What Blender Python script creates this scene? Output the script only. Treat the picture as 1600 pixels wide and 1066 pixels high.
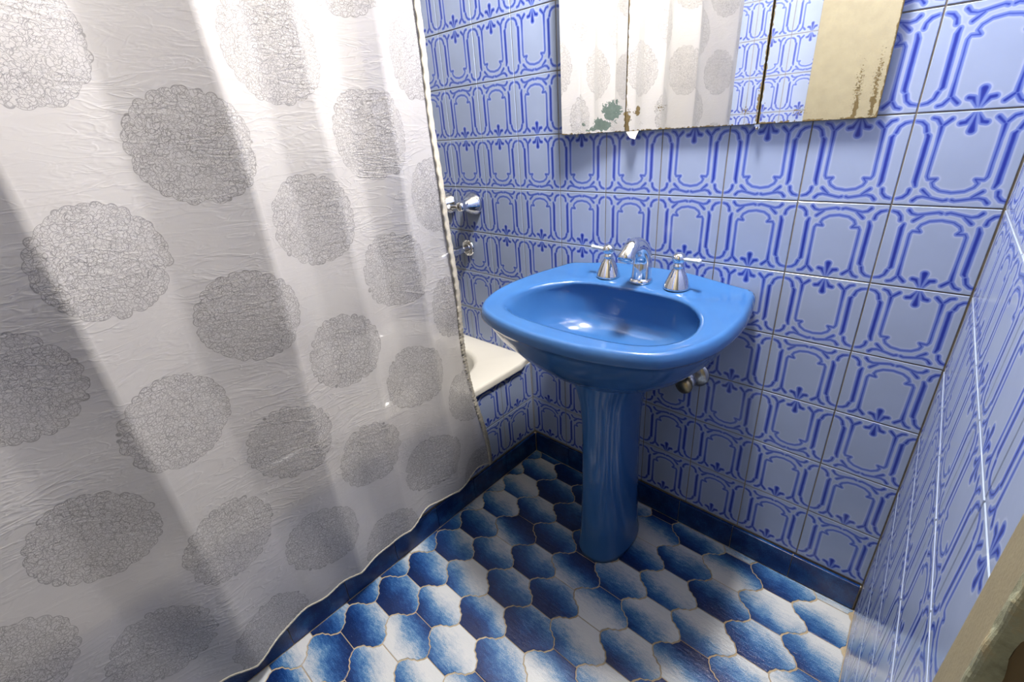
import bpy, bmesh, math, random
from mathutils import Matrix, Vector, Euler

random.seed(7)
for o in list(bpy.data.objects):
    bpy.data.objects.remove(o, do_unlink=True)
scene = bpy.context.scene
COL = scene.collection

# ------------------------------------------------------------------ camera
def lin(c):
    c = c / 255.0
    return c / 12.92 if c <= 0.04045 else ((c + 0.055) / 1.055) ** 2.4
def rgb(r, g, b):
    return (lin(r), lin(g), lin(b), 1.0)

cam_data = bpy.data.cameras.new('camera')
cam_data.sensor_fit = 'HORIZONTAL'
cam_data.sensor_width = 36.0
cam_data.lens = 36.0 * 715.51 / 1600.0
cam_data.clip_start = 0.01
cam = bpy.data.objects.new('camera', cam_data)
COL.objects.link(cam)
RIGHT = Vector((0.73685, 0.67235, -0.07072))
DOWN = Vector((0.23985, -0.35778, -0.90248))
FWD = Vector((-0.63208, 0.64803, -0.42489))
cam.matrix_world = Matrix((
    (RIGHT.x, -DOWN.x, -FWD.x, 0.97745),
    (RIGHT.y, -DOWN.y, -FWD.y, -1.09201),
    (RIGHT.z, -DOWN.z, -FWD.z, 1.16326),
    (0, 0, 0, 1)))
scene.camera = cam

# ------------------------------------------------------------------ world and exposure
world = bpy.data.worlds.new('world')
scene.world = world
world.use_nodes = True
bg = world.node_tree.nodes['Background']
bg.inputs['Color'].default_value = (1.0, 0.98, 0.95, 1)
bg.inputs['Strength'].default_value = 0.18
scene.view_settings.view_transform = 'Standard'
scene.view_settings.look = 'None'
scene.view_settings.gamma = 1.0
scene.view_settings.use_curve_mapping = False
scene.view_settings.exposure = 0.0
LAMP_POS = (0.56, -0.24, 2.12)
LAMP_STRENGTH = 375.0
cy = scene.cycles
cy.max_bounces = 6; cy.diffuse_bounces = 1; cy.glossy_bounces = 4; cy.transmission_bounces = 3; cy.transparent_max_bounces = 6
cy.caustics_reflective = False; cy.caustics_refractive = False

# ------------------------------------------------------------------ node helpers
class NT:
    def __init__(self, name):
        self.mat = bpy.data.materials.new(name)
        self.mat.use_nodes = True
        self.nt = self.mat.node_tree
        self.nt.nodes.clear()
        self.out = self.nt.nodes.new('ShaderNodeOutputMaterial')
    def n(self, kind, **kw):
        nd = self.nt.nodes.new(kind)
        for k, v in kw.items():
            setattr(nd, k, v)
        return nd
    def put(self, sock, v):
        if v is None:
            return
        if isinstance(v, bpy.types.NodeSocket):
            self.nt.links.new(v, sock)
        else:
            sock.default_value = v
    def m(self, op, a, b=None, c=None, clamp=False):
        nd = self.n('ShaderNodeMath', operation=op, use_clamp=clamp)
        self.put(nd.inputs[0], a); self.put(nd.inputs[1], b); self.put(nd.inputs[2], c)
        return nd.outputs[0]
    def v(self, op, a, b=None, scale=None):
        nd = self.n('ShaderNodeVectorMath', operation=op)
        self.put(nd.inputs[0], a); self.put(nd.inputs[1], b)
        if scale is not None:
            self.put(nd.inputs['Scale'], scale)
        return nd.outputs['Value'] if op in ('DOT_PRODUCT', 'LENGTH', 'DISTANCE') else nd.outputs['Vector']
    def ramp(self, fac, stops, interp='LINEAR'):
        nd = self.n('ShaderNodeValToRGB')
        cr = nd.color_ramp
        cr.interpolation = interp
        while len(cr.elements) < len(stops):
            cr.elements.new(0.5)
        for e, (p, c) in zip(cr.elements, stops):
            e.position = p; e.color = c
        self.put(nd.inputs[0], fac)
        return nd.outputs[0]
    def maprange(self, val, a, b, c=0.0, d=1.0, smooth=False):
        nd = self.n('ShaderNodeMapRange')
        if smooth:
            nd.interpolation_type = 'SMOOTHSTEP'
        self.put(nd.inputs[0], val)
        for i, x in zip((1, 2, 3, 4), (a, b, c, d)):
            self.put(nd.inputs[i], x)
        return nd.outputs[0]
    def noise(self, vec, scale, detail=3.0, rough=0.5, dist=0.0):
        nd = self.n('ShaderNodeTexNoise')
        self.put(nd.inputs['Vector'], vec)
        nd.inputs['Scale'].default_value = scale
        nd.inputs['Detail'].default_value = detail
        nd.inputs['Roughness'].default_value = rough
        nd.inputs['Distortion'].default_value = dist
        return nd.outputs['Fac']
    def mix(self, fac, a, b, blend='MIX'):
        nd = self.n('ShaderNodeMix', data_type='RGBA', blend_type=blend)
        self.put(nd.inputs[0], fac); self.put(nd.inputs[6], a); self.put(nd.inputs[7], b)
        return nd.outputs[2]
    def coord(self, which='Object'):
        return self.n('ShaderNodeTexCoord').outputs[which]
    def sep(self, vec):
        nd = self.n('ShaderNodeSeparateXYZ'); self.put(nd.inputs[0], vec)
        return nd.outputs
    def comb(self, x=0.0, y=0.0, z=0.0):
        nd = self.n('ShaderNodeCombineXYZ')
        self.put(nd.inputs[0], x); self.put(nd.inputs[1], y); self.put(nd.inputs[2], z)
        return nd.outputs[0]
    def bump(self, height, strength=0.3, distance=0.001):
        nd = self.n('ShaderNodeBump')
        nd.inputs['Strength'].default_value = strength
        nd.inputs['Distance'].default_value = distance
        self.put(nd.inputs['Height'], height)
        return nd.outputs[0]
    def bsdf(self, color, rough=0.4, metallic=0.0, normal=None, coat=0.0, spec=0.5, sheen=0.0):
        p = self.n('ShaderNodeBsdfPrincipled')
        self.put(p.inputs['Base Color'], color)
        self.put(p.inputs['Roughness'], rough)
        self.put(p.inputs['Metallic'], metallic)
        self.put(p.inputs['Specular IOR Level'], spec)
        p.inputs['Coat Weight'].default_value = coat
        p.inputs['Coat Roughness'].default_value = 0.04
        p.inputs['Sheen Weight'].default_value = sheen
        if normal is not None:
            self.put(p.inputs['Normal'], normal)
        return p.outputs[0]
    def done(self, shader):
        self.nt.links.new(shader, self.out.inputs['Surface'])
        return self.mat

def simple(name, c, rough=0.5, metallic=0.0, noise_amt=0.1, noise_scale=30.0, bump=0.0, coat=0.0, spec=0.5):
    g = NT(name)
    co = g.coord()
    n = g.noise(co, noise_scale, 4.0)
    k = g.maprange(n, 0.25, 0.75, 1.0 - noise_amt, 1.0 + noise_amt)
    col = g.mix(1.0, c, g.comb(k, k, k), 'MULTIPLY')
    nrm = g.bump(n, bump, 0.001) if bump else None
    return g.done(g.bsdf(col, rough, metallic, nrm, coat, spec))

# ------------------------------------------------------------------ materials
def mat_wall_tile():
    g = NT('painted_wall_tile')
    co = g.coord()
    s = g.sep(co)
    half = 0.0745
    wob = g.noise(co, 60.0, 2.0)
    wob = g.m('MULTIPLY', g.m('SUBTRACT', wob, 0.5), 0.012)
    u = g.m('ADD', g.m('ABSOLUTE', g.m('DIVIDE', s[0], half)), wob)
    v = g.m('ADD', g.m('DIVIDE', s[1], half), wob)
    p = g.comb(u, v, 0.0)
    caps = []
    def path(pts, radii):
        for i in range(len(pts) - 1):
            caps.append((pts[i], pts[i + 1], radii[i], radii[i + 1]))
    path([(.94, .855), (.84, .825), (.765, .74), (.75, .645)], [.020, .030, .028, .034])     # arc above the bar
    path([(.665, .555), (.69, .46), (.68, -.51), (.705, -.55)], [.026, .044, .044, .030])     # thick bar
    path([(.735, -.615), (.77, -.735), (.855, -.81), (.96, -.835)], [.036, .028, .026, .016])  # arc below the bar
    path([(.50, -.70), (.50, -.35), (.505, .34)], [.036, .019, .017])                         # stem
    path([(.36, -.85), (.475, -.735)], [.036, .030])
    path([(.68, -.885), (.60, -.86), (.52, -.75)], [.026, .028, .028])
    path([(.505, .34), (.47, .405), (.325, .395), (.385, .48), (.345, .57), (.215, .655), (0.0, .69)],
         [.017, .016, .022, .015, .015, .015, .015])                                          # shoulder and arch
    path([(.64, .89), (.575, .815), (.47, .79), (.30, .825), (.10, .868), (.045, .85)], [.034, .024, .018, .020, .020, .026])
    path([(.51, .645), (.36, .785)], [.030, .018])
    path([(0.0, -.60), (0.0, -.73), (0.0, -.93)], [.070, .045, .006])                         # fleur
    path([(.205, -.755), (.13, -.77), (.045, -.93)], [.044, .044, .006])
    d = None
    for (a, b, r1, r2) in caps:
        r1, r2 = (r1 - .004) * 0.86, (r2 - .004) * 0.86
        ba = (b[0] - a[0], b[1] - a[1], 0.0)
        l2 = ba[0] ** 2 + ba[1] ** 2
        pa = g.v('SUBTRACT', p, (a[0], a[1], 0.0))
        h = g.m('ADD', g.v('DOT_PRODUCT', pa, (ba[0] / l2, ba[1] / l2, 0.0)), 0.0, clamp=True)
        proj = g.v('SCALE', ba, scale=h)
        dist = g.v('DISTANCE', pa, proj)
        di = g.m('SUBTRACT', g.m('MULTIPLY_ADD', h, r1 - r2, dist), r1)
        d = di if d is None else g.m('MINIMUM', d, di)
    t = g.maprange(d, -0.05, 0.11)
    # d from -0.05 to 0.11: dark core, mid blue wash, pale edge, tile ground
    col = g.ramp(t, [(0.0, rgb(36, 52, 160)), (0.20, rgb(48, 66, 172)), (0.28, rgb(70, 92, 192)),
                     (0.335, rgb(106, 127, 209)), (0.52, rgb(132, 152, 219)), (0.575, rgb(180, 193, 228)),
                     (0.66, rgb(182, 195, 229)), (0.80, rgb(170, 184, 217)), (1.0, rgb(167, 182, 216))])
    n1 = g.noise(co, 14.0, 3.0)
    rnd = g.n('ShaderNodeObjectInfo').outputs['Random']
    k = g.m('ADD', g.maprange(n1, 0.3, 0.7, 0.965, 1.02), g.m('MULTIPLY', rnd, 0.03))
    col = g.mix(1.0, col, g.comb(k, k, k), 'MULTIPLY')
    sp = g.noise(co, 420.0, 2.0)
    speck = g.maprange(sp, 0.78, 0.84, 0.0, 0.5)
    col = g.mix(speck, col, rgb(120, 130, 175))
    nrm = g.bump(g.noise(co, 45.0, 3.0), 0.10, 0.001)
    return g.done(g.bsdf(col, 0.19, 0.0, nrm, 0.0, 0.5))

def mat_floor_tile():
    g = NT('cloudy_blue_floor_tile')
    co = g.coord()
    s = g.sep(co)
    oi = g.n('ShaderNodeObjectInfo')
    rnd = oi.outputs['Random']
    off = g.v('ADD', co, g.comb(g.m('MULTIPLY', rnd, 31.0), g.m('MULTIPLY', rnd, 17.0), 0.0))
    warp = g.noise(off, 9.0, 2.0)
    streak = g.noise(g.v('MULTIPLY', off, (0.55, 1.6, 1.0)), 95.0, 4.0, 0.65)
    fine = g.noise(off, 520.0, 3.0, 0.6)
    t = g.m('MULTIPLY_ADD', s[1], 9.0, 0.5)
    t = g.m('MULTIPLY_ADD', s[0], 1.8, t)
    t = g.m('ADD', t, g.m('MULTIPLY', g.m('SUBTRACT', warp, 0.5), 0.7))
    t = g.m('ADD', t, g.m('MULTIPLY', g.m('SUBTRACT', streak, 0.5), 0.50))
    t = g.m('ADD', t, g.m('MULTIPLY', g.m('SUBTRACT', fine, 0.5), 0.65))
    t = g.m('ADD', t, g.m('MULTIPLY', g.m('SUBTRACT', g.m('FRACT', g.m('MULTIPLY', rnd, 7.31)), 0.5), 0.55))
    col = g.ramp(t, [(0.0, rgb(13, 36, 86)), (0.22, rgb(22, 60, 122)), (0.42, rgb(50, 100, 160)),
                     (0.56, rgb(100, 143, 188)), (0.74, rgb(182, 194, 208)), (0.95, rgb(218, 221, 225))])
    fl = g.maprange(fine, 0.66, 0.74, 0.0, 0.55)
    col = g.mix(fl, col, rgb(200, 214, 232))
    hgt = g.m('ADD', streak, g.m('MULTIPLY', fine, 0.5))
    nrm = g.bump(hgt, 0.75, 0.0014)
    return g.done(g.bsdf(col, 0.24, 0.0, nrm, 0.0, 0.5))

def mat_base_tile():
    g = NT('dark_blue_skirting_tile')
    co = g.coord()
    oi = g.n('ShaderNodeObjectInfo')
    rnd = oi.outputs['Random']
    off = g.v('ADD', co, g.comb(g.m('MULTIPLY', rnd, 31.0), g.m('MULTIPLY', rnd, 17.0), 0.0))
    n = g.noise(off, 16.0, 4.0, 0.6)
    fine = g.noise(off, 330.0, 3.0, 0.6)
    t = g.m('ADD', n, g.m('MULTIPLY', g.m('SUBTRACT', fine, 0.5), 0.6))
    col = g.ramp(t, [(0.2, rgb(8, 28, 76)), (0.5, rgb(18, 52, 112)), (0.72, rgb(36, 86, 148)), (0.95, rgb(92, 140, 188))])
    return g.done(g.bsdf(col, 0.24, 0.0, g.bump(fine, 0.35, 0.001), 0.0, 0.5))

def mat_grout(name, c, stain):
    g = NT(name)
    co = g.coord()
    n = g.noise(co, 7.0, 5.0, 0.65)
    f = g.noise(co, 160.0, 3.0)
    col = g.mix(g.maprange(n, 0.45, 0.75, 0.0, 0.75), c, stain)
    k = g.maprange(f, 0.2, 0.8, 0.8, 1.1)
    col = g.mix(1.0, col, g.comb(k, k, k), 'MULTIPLY')
    return g.done(g.bsdf(col, 0.85, 0.0, g.bump(f, 0.4, 0.0008)))

def mat_basin():
    g = NT('glossy_blue_porcelain')
    co = g.coord()
    n = g.noise(co, 6.0, 3.0)
    col = g.mix(g.maprange(n, 0.3, 0.7), rgb(58, 106, 168), rgb(64, 114, 176))
    sp = g.noise(co, 260.0, 2.0)
    col = g.mix(g.maprange(sp, 0.80, 0.84, 0.0, 0.8), col, rgb(200, 215, 235))
    nrm = g.bump(g.noise(co, 22.0, 2.0), 0.05, 0.002)
    return g.done(g.bsdf(col, 0.12, 0.0, nrm, 0.15, 0.5))

def mat_curtain():
    g = NT('white_satin_curtain_with_silver_dots')
    uvn = g.n('ShaderNodeUVMap', uv_map='fabric')
    uv = uvn.outputs[0]
    s = g.sep(uv)
    nz = g.noise(uv, 24.0, 1.0)
    best = None
    PY, PZ = 0.34, 0.298
    for oy, oz in ((-0.503, 1.166), (-0.673, 1.017)):
        a = g.m('WRAP', g.m('SUBTRACT', s[0], oy), PY / 2, -PY / 2)
        b = g.m('WRAP', g.m('SUBTRACT', s[1], oz), PZ / 2, -PZ / 2)
        L = g.v('LENGTH', g.comb(a, b, 0.0))
        best = L if best is None else g.m('MINIMUM', best, L)
    # loops of thread: rings round scattered points, several layers
    warp = g.n('ShaderNodeTexNoise')
    g.put(warp.inputs['Vector'], uv)
    warp.inputs['Scale'].default_value = 70.0
    warp.inputs['Detail'].default_value = 2.0
    wv = g.v('SCALE', g.v('SUBTRACT', warp.outputs['Color'], (0.5, 0.5, 0.5)), scale=0.010)
    wuv = g.v('ADD', uv, wv)
    lines = None
    scal = None
    for k, (sc, r0, wd) in enumerate(((50.0, 0.50, 0.016), (74.0, 0.46, 0.022), (104.0, 0.45, 0.030), (150.0, 0.42, 0.042))):
        vo = g.n('ShaderNodeTexVoronoi', voronoi_dimensions='2D', feature='F1')
        g.put(vo.inputs['Vector'], g.v('ADD', wuv, (0.37 * k, 0.19 * k, 0.0)))
        vo.inputs['Scale'].default_value = sc
        vo.inputs['Randomness'].default_value = 0.9
        dd = g.m('ABSOLUTE', g.m('SUBTRACT', vo.outputs['Distance'], r0))
        ln = g.maprange(dd, wd * 0.7, wd * 1.4, 1.0, 0.0)
        lines = ln if lines is None else g.m('MAXIMUM', lines, ln)
    vs = g.n('ShaderNodeTexVoronoi', voronoi_dimensions='2D', feature='F1')
    g.put(vs.inputs['Vector'], uv)
    vs.inputs['Scale'].default_value = 62.0
    R = g.m('SUBTRACT', 0.0912, g.m('MULTIPLY', g.m('POWER', vs.outputs['Distance'], 2.0), 0.013))
    inner = g.m('SUBTRACT', R, best)
    mask = g.maprange(inner, 0.0, 0.0005)
    rim = g.maprange(g.m('ABSOLUTE', g.m('SUBTRACT', inner, 0.0006)), 0.0004, 0.0009, 0.8, 0.0)
    dens = g.maprange(nz, 0.3, 0.7, 0.75, 1.0)
    fac = g.m('MAXIMUM', g.m('MULTIPLY', g.m('MULTIPLY', lines, mask), dens), rim)
    cloth = g.mix(g.maprange(g.noise(uv, 5.0, 3.0), 0.3, 0.7), rgb(228, 225, 224), rgb(219, 215, 214))
    col = g.mix(fac, cloth, rgb(146, 143, 142))
    # wrinkles
    rot = g.n('ShaderNodeMapping'); g.put(rot.inputs['Vector'], uv)
    rot.inputs['Rotation'].default_value = (0, 0, math.radians(24))
    rot.inputs['Scale'].default_value = (3.2, 11.0, 1.0)
    w1 = g.noise(rot.outputs[0], 2.6, 3.0, 0.55, 0.9)
    rot2 = g.n('ShaderNodeMapping'); g.put(rot2.inputs['Vector'], uv)
    rot2.inputs['Rotation'].default_value = (0, 0, math.radians(-32))
    rot2.inputs['Scale'].default_value = (4.0, 14.0, 1.0)
    w2 = g.noise(rot2.outputs[0], 3.0, 2.0, 0.5, 1.2)
    r1 = g.m('ABSOLUTE', g.m('SUBTRACT', w1, 0.5))
    r2 = g.m('ABSOLUTE', g.m('SUBTRACT', w2, 0.5))
    ridge = g.m('ADD', g.maprange(r1, 0.0, 0.06, 1.0, 0.0, True), g.maprange(r2, 0.0, 0.05, 0.8, 0.0, True))
    amt = g.maprange(g.noise(uv, 3.3, 2.0), 0.42, 0.66)
    hgt = g.m('ADD', g.m('MULTIPLY', ridge, g.m('MULTIPLY_ADD', amt, 0.5, 0.08)), g.m('MULTIPLY', w1, 0.6))
    nrm = g.bump(hgt, 0.26, 0.004)
    p = g.bsdf(col, g.m('MULTIPLY_ADD', fac, -0.08, 0.42), g.m('MULTIPLY', fac, 0.25), nrm, 0.0, 0.4, 0.25)
    tr = g.n('ShaderNodeBsdfTranslucent'); g.put(tr.inputs['Color'], col); g.put(tr.inputs['Normal'], nrm)
    tp = g.n('ShaderNodeBsdfTransparent'); tp.inputs['Color'].default_value = (0.95, 0.95, 0.97, 1)
    m1 = g.n('ShaderNodeMixShader'); m1.inputs[0].default_value = 0.30
    g.nt.links.new(p, m1.inputs[1]); g.nt.links.new(tr.outputs[0], m1.inputs[2])
    m2 = g.n('ShaderNodeMixShader')
    g.put(m2.inputs[0], g.m('MULTIPLY', g.m('SUBTRACT', 1.0, fac), 0.17))
    g.nt.links.new(m1.outputs[0], m2.inputs[1]); g.nt.links.new(tp.outputs[0], m2.inputs[2])
    return g.done(m2.outputs[0])

def mat_mirror():
    g = NT('aged_mirror_glass')
    geo = g.n('ShaderNodeNewGeometry')
    pos = geo.outputs['Position']
    s = g.sep(pos)
    q = g.comb(s[0], s[2], 0.0)
    n = g.noise(q, 85.0, 5.0, 0.65)
    nf = g.noise(q, 320.0, 3.0, 0.7)
    def blobs(lst):
        tot = None
        for (x, z, rx, rz, st) in lst:
            dv = g.v('MULTIPLY', g.v('SUBTRACT', q, (x, z, 0.0)), (1.0 / rx, 1.0 / rz, 0.0))
            f = g.m('MULTIPLY', g.maprange(g.v('LENGTH', dv), 0.0, 1.0, 1.0, 0.0), st)
            tot = f if tot is None else g.m('MAXIMUM', tot, f)
        return tot
    big = blobs([(0.323, 1.176, 0.046, 0.042, 1.05), (0.297, 1.149, 0.046, 0.030, 1.0), (0.27, 1.139, 0.03, 0.012, 0.8),
                 (0.335, 1.198, 0.012, 0.020, 0.8), (0.245, 1.152, 0.014, 0.016, 0.7)])
    big = g.maprange(g.m('ADD', big, g.m('MULTIPLY', g.m('SUBTRACT', n, 0.5), 1.5)), 0.50, 0.54)
    brown = blobs([(0.173, 1.145, 0.014, 0.034, 0.9), (0.364, 1.15, 0.020, 0.060, 1.0), (0.388, 1.172, 0.022, 0.026, 0.9),
                   (0.814, 1.148, 0.010, 0.060, 0.85), (0.838, 1.150, 0.011, 0.070, 0.85),
                   (0.652, 1.165, 0.008, 0.09, 0.75)])
    brown = g.maprange(g.m('ADD', brown, g.m('MULTIPLY', g.m('SUBTRACT', n, 0.5), 1.6)), 0.56, 0.64)
    specks = blobs([(0.445, 1.176, 0.040, 0.022, 0.95), (0.63, 1.156, 0.03, 0.024, 1.0), (0.725, 1.148, 0.035, 0.024, 1.0),
                    (0.812, 1.18, 0.016, 0.10, 1.05), (0.836, 1.19, 0.014, 0.11, 1.1), (0.40, 1.148, 0.03, 0.02, 0.7),
                    (0.665, 1.16, 0.012, 0.08, 0.7)])
    specks = g.maprange(g.m('ADD', specks, g.m('MULTIPLY', g.m('SUBTRACT', nf, 0.5), 2.4)), 0.86, 0.96)
    edge = g.maprange(g.m('ADD', g.maprange(s[2], 1.1325, 1.1420, 0.55, 0.0), g.m('MULTIPLY', g.m('SUBTRACT', n, 0.5), 0.9)), 0.50, 0.56)
    ex = None
    for xe in (0.8478, 0.6572, 0.6541, 0.3597):
        dx = g.m('ABSOLUTE', g.m('SUBTRACT', s[0], xe))
        ex = dx if ex is None else g.m('MINIMUM', ex, dx)
    vedge = g.maprange(g.m('SUBTRACT', ex, g.m('MULTIPLY', g.m('SUBTRACT', n, 0.45), 0.009)), 0.0006, 0.0012, 1.0, 0.0)
    edge = g.m('MAXIMUM', edge, vedge)
    mir = g.bsdf((0.94, 0.945, 0.93, 1), 0.015, 1.0)
    veil = g.n('ShaderNodeBsdfDiffuse'); veil.inputs['Color'].default_value = rgb(225, 222, 212)
    m0 = g.n('ShaderNodeMixShader'); m0.inputs[0].default_value = 0.07
    g.nt.links.new(mir, m0.inputs[1]); g.nt.links.new(veil.outputs[0], m0.inputs[2])
    dcol = g.mix(n, rgb(70, 88, 80), rgb(126, 142, 134))
    d1 = g.bsdf(dcol, 0.35)
    bcol = g.mix(n, rgb(52, 40, 22), rgb(150, 130, 86))
    d2 = g.bsdf(bcol, 0.4)
    def mx(f, a, b):
        nd = g.n('ShaderNodeMixShader'); g.put(nd.inputs[0], f)
        g.nt.links.new(a, nd.inputs[1]); g.nt.links.new(b, nd.inputs[2]); return nd.outputs[0]
    sh = mx(big, m0.outputs[0], d1)
    sh = mx(g.m('MAXIMUM', g.m('MAXIMUM', brown, specks), edge), sh, d2)
    return g.done(sh)

def mat_frame():
    g = NT('chipped_beige_door_paint')
    co = g.coord()
    n = g.noise(co, 26.0, 5.0, 0.6)
    f = g.noise(co, 300.0, 3.0)
    col = g.mix(g.maprange(n, 0.3, 0.7), rgb(164, 155, 128), rgb(150, 141, 116))
    col = g.mix(g.maprange(f, 0.3, 0.75, 0.0, 0.35), col, rgb(126, 118, 94))
    return g.done(g.bsdf(col, 0.5, 0.0, g.bump(g.m('ADD', n, f), 0.3, 0.001)))

def mat_chip():
    g = NT('bare_chipped_frame_edge')
    co = g.coord()
    n = g.noise(co, 34.0, 5.0, 0.65)
    col = g.ramp(n, [(0.28, rgb(78, 68, 50)), (0.38, rgb(132, 134, 112)), (0.52, rgb(162, 164, 140)), (0.62, rgb(170, 158, 126))])
    return g.done(g.bsdf(col, 0.6, 0.0, g.bump(n, 0.8, 0.004)))

M = {}
M['tile'] = mat_wall_tile()
M['floor_tile'] = mat_floor_tile()
M['base_tile'] = mat_base_tile()
M['grout'] = mat_grout('wall_grout', rgb(150, 140, 124), rgb(84, 72, 54))
M['grout_floor'] = mat_grout('floor_grout', rgb(196, 180, 152), rgb(140, 112, 74))
M['grout_white'] = mat_grout('white_wall_grout', rgb(236, 234, 230), rgb(206, 196, 180))
M['basin'] = mat_basin()
M['curtain'] = mat_curtain()
M['mirror'] = mat_mirror()
M['chrome'] = simple('polished_chrome', (0.72, 0.73, 0.75, 1), 0.06, 1.0, 0.02, 12)
M['dull_chrome'] = simple('tarnished_chrome', (0.50, 0.49, 0.47, 1), 0.22, 1.0, 0.25, 60)
M['brass'] = simple('dull_brass', (0.42, 0.33, 0.18, 1), 0.3, 1.0, 0.3, 60)
M['ceramic'] = simple('white_ceramic', rgb(240, 240, 238), 0.12, 0.0, 0.02, 10, 0, 0.3)
M['tub'] = simple('white_bath_enamel', rgb(236, 232, 222), 0.12, 0.0, 0.03, 6, 0, 0.3)
M['paint'] = simple('pale_wall_paint', rgb(160, 156, 148), 0.8, 0.0, 0.03, 12)
M['dark'] = simple('dark_cabinet_back', rgb(34, 28, 22), 0.7, 0.0, 0.2, 40)
M['hem'] = simple('cream_curtain_hem', rgb(206, 199, 184), 0.7, 0.0, 0.12, 160, 0.4)
M['flake'] = simple('peeling_paper_flake', rgb(232, 224, 210), 0.7, 0.0, 0.05, 60)
M['frame'] = mat_frame()
M['chip'] = mat_chip()
M['dark_frame'] = simple('brown_painted_door_stop', rgb(112, 94, 64), 0.55, 0.0, 0.06, 20)  # plain brown paint on the door stop

# ------------------------------------------------------------------ object helpers
def link(o, parent=None):
    COL.objects.link(o)
    if parent is not None:
        o.parent = parent
    return o

def mesh_data(name, verts, faces, mat, smooth=False):
    me = bpy.data.meshes.new(name)
    me.from_pydata([tuple(v) for v in verts], [], faces)
    me.materials.append(mat)
    if smooth:
        me.polygons.foreach_set('use_smooth', [True] * len(me.polygons))
    me.update()
    return me

def obj(name, verts, faces, mat, parent=None, smooth=False, fix=True):
    me = mesh_data(name, verts, faces, mat, smooth)
    if fix:
        bm = bmesh.new(); bm.from_mesh(me)
        bmesh.ops.recalc_face_normals(bm, faces=bm.faces)
        bm.to_mesh(me); bm.free()
    return link(bpy.data.objects.new(name, me), parent)

def tag(o, label=None, cat=None, group=None, kind=None):
    if label: o['label'] = label
    if cat: o['category'] = cat
    if group: o['group'] = group
    if kind: o['kind'] = kind
    return o

def empty(name, loc=(0, 0, 0)):
    e = bpy.data.objects.new(name, None)
    e.location = loc
    e.empty_display_size = 0.05
    return link(e)

def boxv(x0, x1, y0, y1, z0, z1):
    v = [(x, y, z) for z in (z0, z1) for y in (y0, y1) for x in (x0, x1)]
    f = [(0, 2, 3, 1), (4, 5, 7, 6), (0, 1, 5, 4), (2, 6, 7, 3), (0, 4, 6, 2), (1, 3, 7, 5)]
    return v, f

def box(name, x0, x1, y0, y1, z0, z1, mat, parent=None, bevel=0.0):
    v, f = boxv(x0, x1, y0, y1, z0, z1)
    me = mesh_data(name, v, f, mat)
    if bevel:
        bm = bmesh.new(); bm.from_mesh(me)
        bmesh.ops.bevel(bm, geom=list(bm.edges), offset=bevel, segments=2, affect='EDGES', profile=0.5)
        bmesh.ops.recalc_face_normals(bm, faces=bm.faces)
        bm.to_mesh(me); bm.free()
    return link(bpy.data.objects.new(name, me), parent)

def multi(parts):
    V, F = [], []
    for v, f in parts:
        k = len(V); V += v; F += [tuple(i + k for i in t) for t in f]
    return V, F

def lathe(profile, seg=28, origin=(0, 0, 0), axis=(0, 0, 1)):
    """profile: (radius, height) from base to tip along axis."""
    ax = Vector(axis).normalized()
    ref = Vector((1, 0, 0)) if abs(ax.x) < 0.9 else Vector((0, 1, 0))
    e1 = ax.cross(ref).normalized(); e2 = ax.cross(e1)
    o = Vector(origin)
    V, F = [], []
    for r, h in profile:
        for k in range(seg):
            a = 2 * math.pi * k / seg
            V.append(tuple(o + ax * h + (e1 * math.cos(a) + e2 * math.sin(a)) * max(r, 1e-5)))
    for i in range(len(profile) - 1):
        for k in range(seg):
            k2 = (k + 1) % seg
            F.append((i * seg + k, i * seg + k2, (i + 1) * seg + k2, (i + 1) * seg + k))
    F.append(tuple(range(seg))[::-1])
    n = len(profile) - 1
    F.append(tuple(n * seg + k for k in range(seg)))
    return V, F

def tube(pts, radii, seg=18, squash=1.0):
    V, F = [], []
    pts = [Vector(p) for p in pts]
    up = None
    for i, p in enumerate(pts):
        t = (pts[min(i + 1, len(pts) - 1)] - pts[max(i - 1, 0)]).normalized()
        if up is None:
            up = t.cross(Vector((0.31, 0.2, 0.93))).normalized()
            if abs(t.z) > 0.9:
                up = Vector((1, 0, 0))
        up = (up - t * up.dot(t)).normalized()
        b = t.cross(up)
        for k in range(seg):
            a = 2 * math.pi * k / seg
            V.append(tuple(p + up * math.cos(a) * radii[i] + b * math.sin(a) * radii[i] * squash))
    for i in range(len(pts) - 1):
        for k in range(seg):
            k2 = (k + 1) % seg
            F.append((i * seg + k, i * seg + k2, (i + 1) * seg + k2, (i + 1) * seg + k))
    F.append(tuple(range(seg))[::-1])
    F.append(tuple((len(pts) - 1) * seg + k for k in range(seg)))
    return V, F

# ------------------------------------------------------------------ dimensions
TW, TH = 0.15, 0.14915
ZA = 1.432
ROWZ = {k: ZA - k * TH for k in range(-5, 9)}
ROWZ[9] = 0.0857
ROOM_L, ROOM_F, CEIL = -0.74, -1.50, 2.32
SKEW = 0.028
def right_x(y):
    return 1.046 - SKEW * y
G = 0.00115          # half a wall joint

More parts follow.
